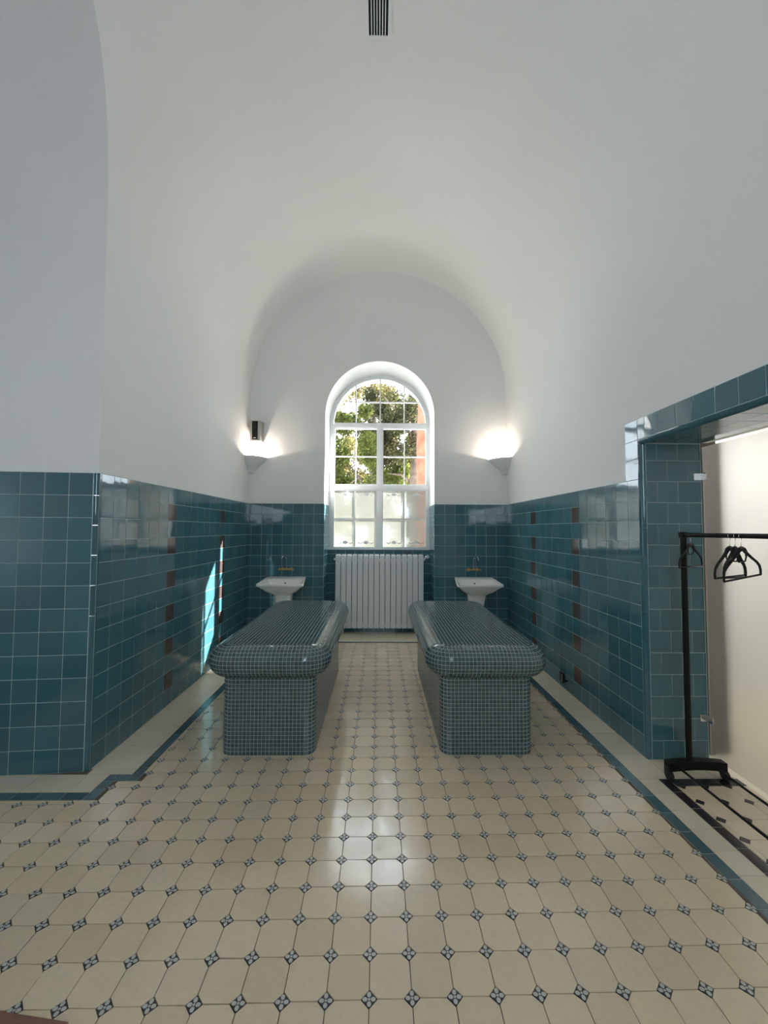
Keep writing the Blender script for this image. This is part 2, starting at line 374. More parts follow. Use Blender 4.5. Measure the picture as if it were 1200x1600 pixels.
# tiles --------------------------------------------------------------
def tile_mesh(name, m, w=T, h=T, g=.0038, d=.0013, b=.0007):
    a, c = w/2-g/2, h/2-g/2
    o = [(-a, -c), (a, -c), (a, c), (-a, c)]; i = [(-a+b, -c+b), (a-b, -c+b), (a-b, c-b), (-a+b, c-b)]
    v = [(x, y, 0) for x, y in o] + [(x, y, d-b*.45) for x, y in o] + [(x, y, d) for x, y in i]
    f = [(8, 9, 10, 11)] + [(k, (k+1) % 4, 4+(k+1) % 4, 4+k) for k in range(4)] + [(4+k, 4+(k+1) % 4, 8+(k+1) % 4, 8+k) for k in range(4)]
    return mesh(name, v, f, m)
ME_TEAL, ME_BROWN = tile_mesh('teal_tile', 'teal'), tile_mesh('brown_tile', 'brown')
def put_tile(name, me, parent, c, u, vv, su=1, sv=1, tilt=.0045):
    u, vv = Vector(u), Vector(vv); n = u.cross(vv)
    R = Matrix((u, vv, n)).transposed() @ (Matrix.Rotation(rnd.gauss(0, tilt), 3, 'X') @ Matrix.Rotation(rnd.gauss(0, tilt), 3, 'Y'))
    return link(name, me, parent, loc=c, rot=R.to_euler(), scale=(su, sv, 1))
def grid(name, parent, origin, u, vv, us, vs_, brown=(), tilt=.0045, skip=None):
    """tiles between the u lines us and v lines vs_ (metres along u and vv from origin)"""
    o, U, V = Vector(origin), Vector(u), Vector(vv)
    for i in range(len(us)-1):
        for j in range(len(vs_)-1):
            du, dv = us[i+1]-us[i], vs_[j+1]-vs_[j]
            if abs(du) < .012 or abs(dv) < .012: continue
            if skip and skip((us[i]+us[i+1])/2, (vs_[j]+vs_[j+1])/2): continue
            c = o+U*(us[i]+us[i+1])/2+V*(vs_[j]+vs_[j+1])/2
            put_tile(name, ME_BROWN if (i, j) in brown else ME_TEAL, parent, c, U, V, abs(du)/T, abs(dv)/T, tilt)
def steps(a, b, s, first=None):
    out = [a]; x = a+(first if first else s)
    while x < b-.012: out.append(x); x += s
    out.append(b); return out
ROWS = [T*j for j in range(14)]                     # 13 rows, 0 .. 1.95
GD = .0015
def grout(name, parent, quad):
    return link(name, mesh(name, quad, [(0, 1, 2, 3)], 'grout'), parent)
# left wall: u runs along +y, normal +x ; rows counted from the floor
YL0 = 2.75
bl = set()
for c in (6, 14):
    for r in (1, 3, 5, 7, 9, 11): bl.add((c, r))
grout('tile_grout', wall_left, [(XL+GD, YL0-.002, 0), (XL+GD, YB, 0), (XL+GD, YB, TOP), (XL+GD, YL0-.002, TOP)])
grid('wall_tile', wall_left, (XL+GD, YL0, 0), (0, 1, 0), (0, 0, 1), steps(0, YB-YL0, T), ROWS, bl)
# alcove wall (faces the camera): u runs to +x
ul = math.hypot(1, SK); UA = Vector((1/ul, SK/ul, 0)); NA = UA.cross(Vector((0, 0, 1)))
A0 = Vector((XL, YC+.02, 0))-NA*0
n_al = 9
grout('tile_grout', wall_alcove, [A0+NA*GD-UA*2.0, A0+NA*GD-UA*.028, A0+NA*GD-UA*.028+Vector((0, 0, TOP)), A0+NA*GD-UA*2.0+Vector((0, 0, TOP))])
grid('wall_tile', wall_alcove, A0+NA*GD-UA*(.03+T*n_al), UA, (0, 0, 1), [T*i for i in range(n_al+1)], ROWS)
# right wall: normal -x, u runs along -y
YR0 = 4.9526-14*T+.012+14*T    # line of the far brown column (left edge)
us = sorted(set([0]+[round(YB-(YR0-T*k), 4) for k in range(-8, 14) if YB-(YR0-T*k) > .02]))
br = set()
k0 = min(range(len(us)), key=lambda i: abs(us[i]-(YB-YR0)))
for c in (k0, k0+7):
    for r in (1, 3, 5, 7, 9, 11): br.add((c, r))
yend = YB-us[-1]
grout('tile_grout', wall_right, [(XR-GD, YB, 0), (XR-GD, YJ+.03, 0), (XR-GD, YJ+.03, TOP), (XR-GD, YB, TOP)])
us = [u for u in us if u < YB-YJ-.03-.02]+[YB-YJ-.032]
grid('wall_tile', wall_right, (XR-GD, YB, 0), (0, -1, 0), (0, 0, 1), us, ROWS, br)
# door surround on the right wall: one column above the dado, then the lintel course
ZT = ZL+.03+T
grout('tile_grout', wall_right, [(XR-GD, YJ+.03+T, TOP), (XR-GD, YJ+.028, TOP), (XR-GD, YJ+.028, ZT), (XR-GD, YJ+.03+T, ZT)])
grout('tile_grout', wall_right, [(XR-GD, YJ+.028, ZL+.028), (XR-GD, YJ2, ZL+.028), (XR-GD, YJ2, ZT), (XR-GD, YJ+.028, ZT)])
grid('frame_tile', wall_right, (XR-GD, YJ+.03+T, TOP), (0, -1, 0), (0, 0, 1), [0, T], [0, T, ZL+.03-TOP, ZT-TOP], tilt=.008)
grid('frame_tile', wall_right, (XR-GD, YJ+.03, ZL+.03), (0, -1, 0), (0, 0, 1), steps(0, YJ+.03-YJ2, T, .075), [0, T], tilt=.008)
# jamb (normal -y), running bond
grout('tile_grout', wall_right, [(XR+.03, YJ-GD, 0), (XG, YJ-GD, 0), (XG, YJ-GD, ZL), (XR+.03, YJ-GD, ZL)])
jz = steps(0, ZL-.005, T, .13)
for j in range(len(jz)-1):
    x0, x1 = XR+.032, XG-.004
    a = steps(0, x1-x0, T, T if j % 2 else T*.52)
    grid('jamb_tile', wall_right, (x0, YJ-GD, 0), (1, 0, 0), (0, 0, 1), a, [jz[j], jz[j+1]])
grout('tile_grout', wall_right, [(XR+.03, YJ, ZL+.002), (XG, YJ, ZL+.002), (XG, YJ2, ZL+.002), (XR+.03, YJ2, ZL+.002)])
grid('soffit_tile', wall_right, (XR+.032, YJ, ZL+.001), (1, 0, 0), (0, -1, 0), steps(0, XG-XR-.036, T), steps(0, YJ-YJ2, T))
# rounded edge pieces
def quarter(name, r=.031, L=.2, n=5):
    v, f = [], []
    for z in (.001, L-.001):
        for k in range(n+1):
            t = math.pi/2*k/n; v.append((r*math.cos(t), r*math.sin(t), z))
    for k in range(n): f.append((k, k+1, n+2+k, n+1+k))
    b = len(v); v += [(0, 0, .001), (0, 0, L-.001)]
    f += [tuple([b]+list(range(n, -1, -1))), tuple([b+1]+list(range(n+1, 2*n+2)))]
    me = mesh(name, v, f, 'teal', True); me.set_sharp_from_angle(angle=math.radians(50)); return me
ME_Q = quarter('edge_tile')
def edge_run(parent, c, length, basis):
    z = 0; R = Matrix(basis).transposed().to_euler(); ax = Vector(basis[2])
    while z < length-.01:
        L = min(.2, length-z); link('edge_tile', ME_Q, parent, loc=Vector(c)+ax*z, rot=R, scale=(1, 1, L/.2)); z += .2
edge_run(wall_left, (XL-.0275, YC+.0475, 0), TOP, ((0, -1, 0), (1, 0, 0), (0, 0, 1)))
edge_run(wall_right, (XR+.0275, YJ+.0275, 0), ZL, ((-1, 0, 0), (0, -1, 0), (0, 0, 1)))
edge_run(wall_right, (XR+.0275, YJ+.0275, ZL+.0275), YJ-YJ2+.02, ((-1, 0, 0), (0, 0, -1), (0, -1, 0)))
# back wall tiles
grout('tile_grout', wall_back, [(XL, YB-GD, 0), (NX-NH, YB-GD, 0), (NX-NH, YB-GD, TOP), (XL, YB-GD, TOP)])
grout('tile_grout', wall_back, [(NX+NH, YB-GD, 0), (XR, YB-GD, 0), (XR, YB-GD, TOP), (NX+NH, YB-GD, TOP)])
wlx = NX-NH-XL
grid('wall_tile', wall_back, (XL, YB-GD, 0), (1, 0, 0), (0, 0, 1), steps(0, wlx, T, wlx-T*math.floor(wlx/T)+.001), ROWS, tilt=.003)
grid('wall_tile', wall_back, (NX+NH, YB-GD, 0), (1, 0, 0), (0, 0, 1), steps(0, XR-NX-NH, T), ROWS, tilt=.003)
for sx, u in ((NX-NH, (0, 1, 0)), (NX+NH, (0, -1, 0))):
    s = 1 if sx < NX else -1; x = sx+s*GD
    grout('reveal_grout', wall_back, [(x, YB, 0), (x, YW-.02, 0), (x, YW-.02, TOP), (x, YB, TOP)])
    og = (x, YB, 0) if s > 0 else (x, YW-.02, 0)
    us2 = steps(0, YW-.02-YB, T) if s > 0 else [YW-.02-YB-q for q in steps(0, YW-.02-YB, T)][::-1]
    grid('reveal_tile', wall_back, og, u, (0, 0, 1), us2, ROWS)
grout('niche_grout', wall_back, [(NX-NH, YN-GD, 0), (NX+NH, YN-GD, 0), (NX+NH, YN-GD, 1.262), (NX-NH, YN-GD, 1.262)])
grid('niche_tile', wall_back, (NX-NH, YN-GD, 0), (1, 0, 0), (0, 0, 1), steps(0, 2*NH, T, .125), [T*j for j in range(9)]+[1.262])
grid('sill_tile', wall_back, (NX-NH, YN-.012, 1.264), (1, 0, 0), (0, 1, 0), steps(0, 2*NH, T, .125), [0, YW-YN-.02])

# ------------------------------------------------------------------ floor
fl = MB().add([(-4.2, YR, 0), (XG, YR, 0), (XG, YO-.02, 0), (-4.2, YO-.02, 0)], [(0, 1, 2, 3)])
floor = fl.obj('floor', 'floor_grout', kind='structure', label='cream octagon tiled floor with small flowered accents')
FZ = .004
S, OX, OY, FR, FC = .145, -.0238, 1.4349, .018, .0
def fpos(i, j): return (OX+i*S*math.cos(FR)-j*S*math.sin(FC), OY+j*S*math.cos(FC)+i*S*math.sin(FR))
def clip(poly, x0, x1, y0, y1):
    for ax, lim, sg in ((0, x0, 1), (0, x1, -1), (1, y0, 1), (1, y1, -1)):
        out = []
        for k in range(len(poly)):
            a, b = poly[k], poly[(k+1) % len(poly)]; da, db = sg*(a[ax]-lim), sg*(b[ax]-lim)
            if da >= 0: out.append(a)
            if (da >= 0) != (db >= 0):
                t = da/(da-db); out.append((a[0]+(b[0]-a[0])*t, a[1]+(b[1]-a[1])*t))
        poly = out
        if len(poly) < 3: return []
    return poly
def area(p): return abs(sum(p[k][0]*p[(k+1) % len(p)][1]-p[(k+1) % len(p)][0]*p[k][1] for k in range(len(p))))/2
def poly_tile(poly, h=FZ, inset=.0014, bev=.0009):
    n = len(poly); cx, cy = sum(p[0] for p in poly)/n, sum(p[1] for p in poly)/n
    def shr(d):
        out = []
        for k in range(n):
            a, b, c = Vector(poly[k-1]), Vector(poly[k]), Vector(poly[(k+1) % n])
            e1, e2 = (b-a), (c-b)
            if e1.length < 1e-6 or e2.length < 1e-6: out.append(tuple(b)); continue
            e1.normalize(); e2.normalize(); n1, n2 = Vector((-e1.y, e1.x)), Vector((-e2.y, e2.x))
            m_ = n1+n2; den = 1+n1.dot(n2)
            out.append(tuple(b+m_*(d/max(den, .4))))
        return out
    o, i = shr(inset), shr(inset+bev)
    v = [(x, y, 0) for x, y in o]+[(x, y, h-bev*.6) for x, y in o]+[(x, y, h) for x, y in i]
    f = [tuple(range(2*n, 3*n))]+[(k, (k+1) % n, n+(k+1) % n, n+k) for k in range(n)]+[(n+k, n+(k+1) % n, 2*n+(k+1) % n, 2*n+k) for k in range(n)]
    return v, f
HD = .0275
hs = S/2
OCT = [(-hs+HD, -hs), (hs-HD, -hs), (hs, -hs+HD), (hs, hs-HD), (hs-HD, hs), (-hs+HD, hs), (-hs, hs-HD), (-hs, -hs+HD)]
DIA = [(0, -HD), (HD, 0), (0, HD), (-HD, 0)]
SX0, SX1, RX0, RX1 = -1.573, -1.505, 1.588, 1.656          # dark strips left and right
YS0, YS1 = 5.73, 5.795
REG = [(SX1, RX0, .5, YS0), (-4.1, RX0, .5, 2.45), (-1.645, RX0, .5, 2.63)]
REGD = [(1.85, XG, YJ2, 2.56)]
v, f = poly_tile(OCT); ME_OCT = mesh('octagon_tile', v, f, 'cream')
v, f = poly_tile(DIA, FZ+.0002); ME_DIA = mesh('flower_tile', v, f, 'flower', uvs=[(x/HD, y/HD) for x, y, z in v]); 
ME_DDIA = mesh('dark_diamond', v, f, 'dark')
def bench_hidden(x, y): return (.54 < abs(x) < 1.0) and 3.06 < y < 4.55
octs, dias = [], []
def consider(lst, shape, cx, cy, regs):
    P = [(cx+a, cy+b) for a, b in shape]
    for x0, x1, y0, y1 in regs:
        if all(x0-1e-6 <= p[0] <= x1+1e-6 and y0-1e-6 <= p[1] <= y1+1e-6 for p in P): lst.append((cx, cy, None)); return
    best = max((clip(P, *r) for r in regs), key=lambda q: area(q) if q else 0)
    if best and area(best) > .12*area(shape): lst.append((cx, cy, [(a-cx, b-cy) for a, b in best]))
for j in range(-6, 31):
    for i in range(-19, 13):
        x, y = fpos(i, j)
        if not bench_hidden(x, y): consider(dias, DIA, x, y, REG)
        x, y = (fpos(i, j)[0]+fpos(i+1, j+1)[0])/2, (fpos(i, j)[1]+fpos(i+1, j+1)[1])/2
        if not bench_hidden(x, y): consider(octs, OCT, x, y, REG)
def in_view(x, y): return y > 1.15 and abs(x)/y < .97
def place(lst, me, name, m_many, shape, uv):
    lst.sort(key=lambda t: (not in_view(t[0], t[1]), math.hypot(t[0], t[1])))
    V, Fc, UV = [], [], []
    for n, (x, y, poly) in enumerate(lst):
        h = FZ+rnd.uniform(-.0003, .0004)
        if poly is None: mm = me
        else:
            v, f = poly_tile(poly); mm = mesh(name+'_cut', v, f, me.materials[0], uvs=[(a/HD, b/HD) for a, b, c in v] if uv else None)
        if n < 300:
            link(name, mm, floor, loc=(x, y, rnd.uniform(0, .0006)), rot=(rnd.gauss(0, .006), rnd.gauss(0, .006), rnd.gauss(0, .006)))
        else:
            b = len(V); tx, ty = rnd.gauss(0, .006), rnd.gauss(0, .006)
            for q in mm.vertices: V.append((q.co.x+x, q.co.y+y, q.co.z+tx*q.co.x+ty*q.co.y)); UV.append((q.co.x/HD, q.co.y/HD))
            for p in mm.polygons: Fc.append(tuple(b+k for k in p.vertices))
    if V: link(name+'_field', mesh(name+'_field', V, Fc, m_many, uvs=UV), floor, kind='stuff')
place(octs, ME_OCT, 'octagon_tile', 'cream_many', OCT, False)
place(dias, ME_DIA, 'flower_tile', 'flower', DIA, True)
# doorway floor: the same octagons with dark diamonds inside a dark border
for j in range(-9, 3):
    for i in range(-2, 3):
        cx, cy = 2.025+i*S, 2.414+j*S
        for shape, me, name, off in ((DIA, ME_DDIA, 'dark_diamond', 0), (OCT, ME_OCT, 'doorway_octagon', S/2)):
            lst = []; consider(lst, shape, cx+off, cy+off, REGD)
            for x, y, poly in lst:
                mm = me
                if poly is not None: mm = mesh(name+'_cut', *poly_tile(poly), me.materials[0])
                link(name, mm, floor, loc=(x, y, rnd.uniform(0, .0004)))
def rect_tile(name, m, x0, x1, y0, y1, z=0):
    w, h = x1-x0, y1-y0; P = [(-w/2, -h/2), (w/2, -h/2), (w/2, h/2), (-w/2, h/2)]
    v, f = poly_tile(P, FZ, .0022 if m in ('strip', 'dark') else .0014); link(name, mesh(name, v, f, m), floor, loc=((x0+x1)/2, (y0+y1)/2, rnd.uniform(0, .0004)))
def joints(m, x0, x1, y0, y1):
    if m in ('strip', 'dark'): link('joint_bed', mesh('joint_bed', [(x0, y0, .0024), (x1, y0, .0024), (x1, y1, .0024), (x0, y1, .0024)], [(0, 1, 2, 3)], 'strip_grout'), floor)
def run_y(name, m, x0, x1, ya_, yb_, s=S):
    q = steps(ya_, yb_, s); joints(m, x0, x1, ya_, yb_)
    for k in range(len(q)-1): rect_tile(name, m, x0, x1, q[k], q[k+1])
def run_x(name, m, y0, y1, xa, xb, s=S):
    q = steps(xa, xb, s); joints(m, xa, xb, y0, y1)
    for k in range(len(q)-1): rect_tile(name, m, q[k], q[k+1], y0, y1)
run_y('border_tile', 'strip', SX0, SX1, 2.63, YS1); run_y('border_tile', 'strip', RX0, RX1, .75-.017, YS1)
run_x('border_tile', 'strip', 2.63, 2.70, -1.713, SX0, .07); run_y('border_tile', 'strip', -1.713, -1.645, 2.455, 2.63, .1)
run_x('border_tile', 'strip', 2.455, 2.522, -3.3, -1.713); run_x('border_tile', 'strip', YS0, YS1, SX1, RX0)
run_y('dark_border_tile', 'dark', 1.785, 1.85, YJ2, 2.634); run_x('dark_border_tile', 'dark', 2.56, 2.634, 1.85, XG, .145)
# plain cream band between strip and walls
run_y('band_tile', 'band', XL, SX0, 2.76, YB, .29); run_y('band_tile', 'band', RX1, XR, 2.634, YB, .29)
run_x('band_tile', 'band', YS1, YB, SX0, RX1, .29); run_x('band_tile', 'band', YB, YN, NX-NH, NX+NH, .2667)
run_x('band_tile', 'band', 2.70, 2.76, XL+.02, SX0, .3)
run_x('band_tile', 'band', 2.522, 2.70, -3.3, -1.713, .29)
run_y('band_tile', 'band', RX1, 1.785, .75, 2.634, .145); run_x('band_tile', 'band', 2.634, YJ, XR, XG, .145)
link('rug', MB().bevbox(-.8, -.6, .006, .25, 0, .016, .003).obj('tmp', 'mat').data, loc=(-1.222, 1.405, 0), rot=(0, 0, -.13),
     label='reddish brown mat lying on the floor at the near left corner', category='mat')
bpy.data.objects.remove(bpy.data.objects['tmp'])

# ------------------------------------------------------------------ window
win = link('window_1', None, loc=(0, 0, 0), kind='structure', label='tall arched white window with clear upper and frosted lower panes')
def arch_ring(r0, r1, y0, y1, z0=NZ, n=40):
    mb = MB(); rs = []
    for k in range(n+1):
        t = math.pi*k/n; c, s = -math.cos(t), math.sin(t)
        rs.append([(NX+r0*c, y0, z0+r0*s), (NX+r1*c, y0, z0+r1*s), (NX+r1*c, y1, z0+r1*s), (NX+r0*c, y1, z0+r0*s)])
    mb.rings(rs); return mb
Y0, Y1 = YW-.03, YW+.04
GL, GR, ZB, ZT1, ZT2 = NX-NH+.070, NX+NH-.045, 1.289, (2.213, 2.281), (3.205, 3.279)
fr = arch_ring(.738, NH, Y0, Y1)
fr.box(NX-NH, Y0, 1.264, GL, Y1, NZ); fr.box(GR, Y0, 1.264, NX+NH, Y1, NZ); fr.box(GL, Y0, 1.264, GR, Y1, ZB)
fr.obj('window_frame', 'white', win)
MB().box(-.022, Y0, ZB, .053, Y1, ZT2[0]).obj('mullion', 'white', win)
for a, b in (ZT1, ZT2): MB().box(GL, Y0-.012, a, GR, Y1, b).obj('transom', 'white', win)
def casement(x0, x1, z0, z1, nx, nz, pane_m, mx, mz, mw):
    cs = MB(); w = .016
    cs.box(x0, Y0+.005, z0, x0+w, Y1-.01, z1); cs.box(x1-w, Y0+.005, z0, x1, Y1-.01, z1)
    cs.box(x0+w, Y0+.005, z0, x1-w, Y1-.01, z0+w); cs.box(x0+w, Y0+.005, z1-w, x1-w, Y1-.01, z1)
    c = cs.obj('casement', 'white', win)
    MB().box(mx-mw/2, YW-.004, z0+w, mx+mw/2, YW+.028, z1-w).obj('muntin', 'white', c)
    MB().box(x0+w, YW-.003, mz-mw/2, x1-w, YW+.027, mz+mw/2).obj('muntin', 'white', c)
    for a, b in ((x0+w, mx), (mx, x1-w)):
        for p, q in ((z0+w, mz), (mz, z1-w)):
            link('pane', mesh('pane', [(a, YW+.002, p), (b, YW+.002, p), (b, YW+.002, q), (a, YW+.002, q)], [(0, 1, 2, 3)], pane_m), c)
    return c
c1 = casement(GL, -.022, ZT1[1], ZT2[0], 2, 2, 'glass', -.372, 2.745, .018)
c2 = casement(.053, GR, ZT1[1], ZT2[0], 2, 2, 'glass', .408, 2.745, .018)
c3 = casement(GL, -.022, ZB, ZT1[0], 2, 2, 'frost', -.381, 1.746, .026)
c4 = casement(.053, GR, ZB, ZT1[0], 2, 2, 'frost', .398, 1.746, .026)
fan = MB(); 
RG = .738
fan.box(NX+.006-.010, YW-.004, ZT2[1], NX+.006+.010, YW+.025, NZ+RG)
fl_o = fan.obj('fanlight_muntin', 'white', win)
for x in (-.372, .402):
    MB().box(x-.009, YW-.003, ZT2[1], x+.009, YW+.024, NZ+math.sqrt(RG**2-(x-NX)**2)).obj('fanlight_muntin', 'white', win)
hz = math.sqrt(RG**2-(3.629-NZ)**2)
MB().box(NX-hz, YW-.002, 3.62, NX+hz, YW+.023, 3.638).obj('fanlight_muntin', 'white', win)
cols = [(NX+RG*math.cos(math.pi*k/32)) for k in range(33)]
link('fanlight_pane', mesh('fanlight_pane', [(NX-RG*math.cos(math.pi*k/32), YW+.002, NZ+RG*math.sin(math.pi*k/32)) for k in range(33)], [tuple(range(33))], 'glass'), win)
# etched garlands on the frosted panes
def garland(par, cx, cz, half, mirror):
    mb = MB(); y = YW-.0015
    for k in range(8):
        t = 2*math.pi*k/8; x, z = cx+.026*math.cos(t), cz+.018*math.sin(t)
        mb.add([(x+.013*math.cos(a), y, z+.009*math.sin(a)) for a in [2*math.pi*q/8 for q in range(8)]], [tuple(range(8))])
    mb.add([(cx+.012*math.cos(a), y-.0005, cz+.010*math.sin(a)) for a in [2*math.pi*q/10 for q in range(10)]], [tuple(range(10))])
    for s in (-1, 1):
        pts = [(cx+s*(.04+half*q/10), cz-.012+.010*math.sin(q*.9)) for q in range(11)]
        for q in range(10):
            (xa, za), (xb, zb) = pts[q], pts[q+1]; w = .0035+.003*math.sin(math.pi*q/10)
            mb.add([(xa, y, za-w), (xb, y, zb-w), (xb, y, zb+w), (xa, y, za+w)], [(0, 1, 2, 3)])
    mb.obj('etched_garland', 'white', par)
for par, xs_ in ((c3, (-.53, -.20)), (c4, (.24, .60))):
    for x in xs_:
        garland(par, x, ZT1[0]-.075, .085, 1); garland(par, x, ZB+.085, .085, 1)
MB().box(NX-NH, YN-.02, 1.250, NX+NH, YW-.03, 1.262).obj('window_sill', 'teal_plain', win)

# ------------------------------------------------------------------ benches
def bench_parts():
    hw, y0, y1, rc = .325, 0.0, 1.79, .07                 # plinth half width, length, corner radius
    RR, ZCc = .108, .650; P = .0275
    prof = []                                             # (offset, z) rows of mosaic
    nb = 20; zb = ZCc-RR
    plinth_rows = [(0.0, zb*k/nb) for k in range(nb+1)]
    na = 12
    rim_rows = [(RR*math.sin(math.pi*k/na), ZCc-RR*math.cos(math.pi*k/na)) for k in range(na+1)]
    def path(off, ncorner_w):
        """points of the rounded rectangle grown by off; straight runs share their divisions"""
        pts = []; R_ = rc+off; nx, ny = round((2*hw-2*rc)/P), round((y1-y0-2*rc)/P)
        nc = max(4, round(R_*math.pi/2/P))
        def line(a, b, n): 
            for k in range(n): pts.append((a[0]+(b[0]-a[0])*k/n, a[1]+(b[1]-a[1])*k/n))
        def arc_(c, t0):
            for k in range(nc): t = t0+math.pi/2*k/nc; pts.append((c[0]+R_*math.cos(t), c[1]+R_*math.sin(t)))
        line((-hw+rc, y0-off), (hw-rc, y0-off), nx); arc_((hw-rc, y0+rc), -math.pi/2)
        line((hw+off, y0+rc), (hw+off, y1-rc), ny); arc_((hw-rc, y1-rc), 0)
        line((hw-rc, y1+off), (-hw+rc, y1+off), nx); arc_((-hw+rc, y1-rc), math.pi/2)
        line((-hw-off, y1-rc), (-hw-off, y0+rc), ny); arc_((-hw+rc, y0+rc), math.pi)
        return pts
    def tiles(rows):
        V, Fc = [], []
        for (o0, z0), (o1, z1) in zip(rows[:-1], rows[1:]):
            om = (o0+o1)/2
            pm = path(om, P); n = len(pm)
            # same corner division for both edges of the row
            def at(off):
                out = []
                R_ = rc+off
                for (x, y) in pm:
                    # move the mid path point along its normal
                    cx, cy = min(max(x, -hw+rc), hw-rc), min(max(y, y0+rc), y1-rc)
                    d = Vector((x-cx, y-cy)); d.normalize(); out.append((cx+d.x*R_, cy+d.y*R_))
                return out
            A, B = at(o0), at(o1)
            for k in range(n):
                a, b, c, d = Vector((*A[k], z0)), Vector((*A[(k+1) % n], z0)), Vector((*B[(k+1) % n], z1)), Vector((*B[k], z1))
                m_ = (a+b+c+d)/4; nrm = (b-a).cross(d-a)
                if nrm.length < 1e-9: continue
                nrm.normalize(); q = [m_+(p-m_)*.90+nrm*.0002 for p in (a, b, c, d)]; t = [m_+(p-m_)*.82+nrm*(.0016+rnd.uniform(-.0003, .0003)) for p in (a, b, c, d)]
                bs = len(V); V += [tuple(p) for p in q]+[tuple(p) for p in t]
                Fc += [(bs+4, bs+5, bs+6, bs+7)]+[(bs+i, bs+(i+1) % 4, bs+4+(i+1) % 4, bs+4+i) for i in range(4)]
        return V, Fc
    def core(rows, cap0, cap1):
        mb = MB(); rs = []
        for o, z in rows:
            R_ = rc+o; out = []
            for (cx, cy, t0) in ((hw-rc, y0+rc, -math.pi/2), (hw-rc, y1-rc, 0), (-hw+rc, y1-rc, math.pi/2), (-hw+rc, y0+rc, math.pi)):
                for k in range(9): t = t0+math.pi/2*k/8; out.append((cx+R_*math.cos(t), cy+R_*math.sin(t), z))
            rs.append(out)
        mb.rings(rs, cap0, cap1); return mb
    top_v, top_f = [], []
    zt = ZCc+RR; nx, ny = round(2*hw/P), round((y1-y0)/P); px, py = 2*hw/nx, (y1-y0)/ny
    for i in range(nx):
        for j in range(ny):
            x, y = -hw+px*(i+.5), y0+py*(j+.5)
            cx, cy = min(max(x, -hw+rc), hw-rc), min(max(y, y0+rc), y1-rc)
            if math.hypot(x-cx, y-cy) > rc-.004: continue
            bs = len(top_v); h = .0016+rnd.uniform(-.0003, .0003); tx, ty = rnd.gauss(0, .012), rnd.gauss(0, .012)
            for s, z in ((.45, .0002), (.41, h)):
                for a, b in ((-1, -1), (1, -1), (1, 1), (-1, 1)): top_v.append((x+a*px*s, y+b*py*s, zt+z+(tx*a+ty*b)*px*s*(z > .001)))
            top_f += [(bs+4, bs+5, bs+6, bs+7)]+[(bs+q, bs+(q+1) % 4, bs+4+(q+1) % 4, bs+4+q) for q in range(4)]
    d = {}
    d['plinth'] = core(plinth_rows[:1]+plinth_rows[-1:], True, True).obj('tmp', 'mosaic_grout').data
    d['slab'] = core(rim_rows, True, True).obj('tmp', 'mosaic_grout', smooth=True).data
    d['slab'].set_sharp_from_angle(angle=math.radians(40))
    d['plinth_mosaic'] = mesh('plinth_mosaic', *tiles(plinth_rows), 'mosaic'); d['rim_mosaic'] = mesh('rim_mosaic', *tiles(rim_rows), 'mosaic')
    d['top_mosaic'] = mesh('top_mosaic', top_v, top_f, 'mosaic')
    for o in [o for o in bpy.data.objects if o.name.startswith('tmp')]: bpy.data.objects.remove(o)
    return d
BD = bench_parts()
for x, lab in ((-.768, 'mosaic tiled massage bench on the left, in front of the sink with the speaker above'), (.772, 'mosaic tiled massage bench on the right, nearer to the clothes rack')):
    b = empty('massage_bench', (x, 2.912, FZ+.0006), lab, 'bench', 'mosaic massage benches')
    p = link('plinth', BD['plinth'], b); link('plinth_mosaic', BD['plinth_mosaic'], p, kind='stuff')
    s = link('slab', BD['slab'], b); link('rim_mosaic', BD['rim_mosaic'], s, kind='stuff'); link('top_mosaic', BD['top_mosaic'], s, kind='stuff')

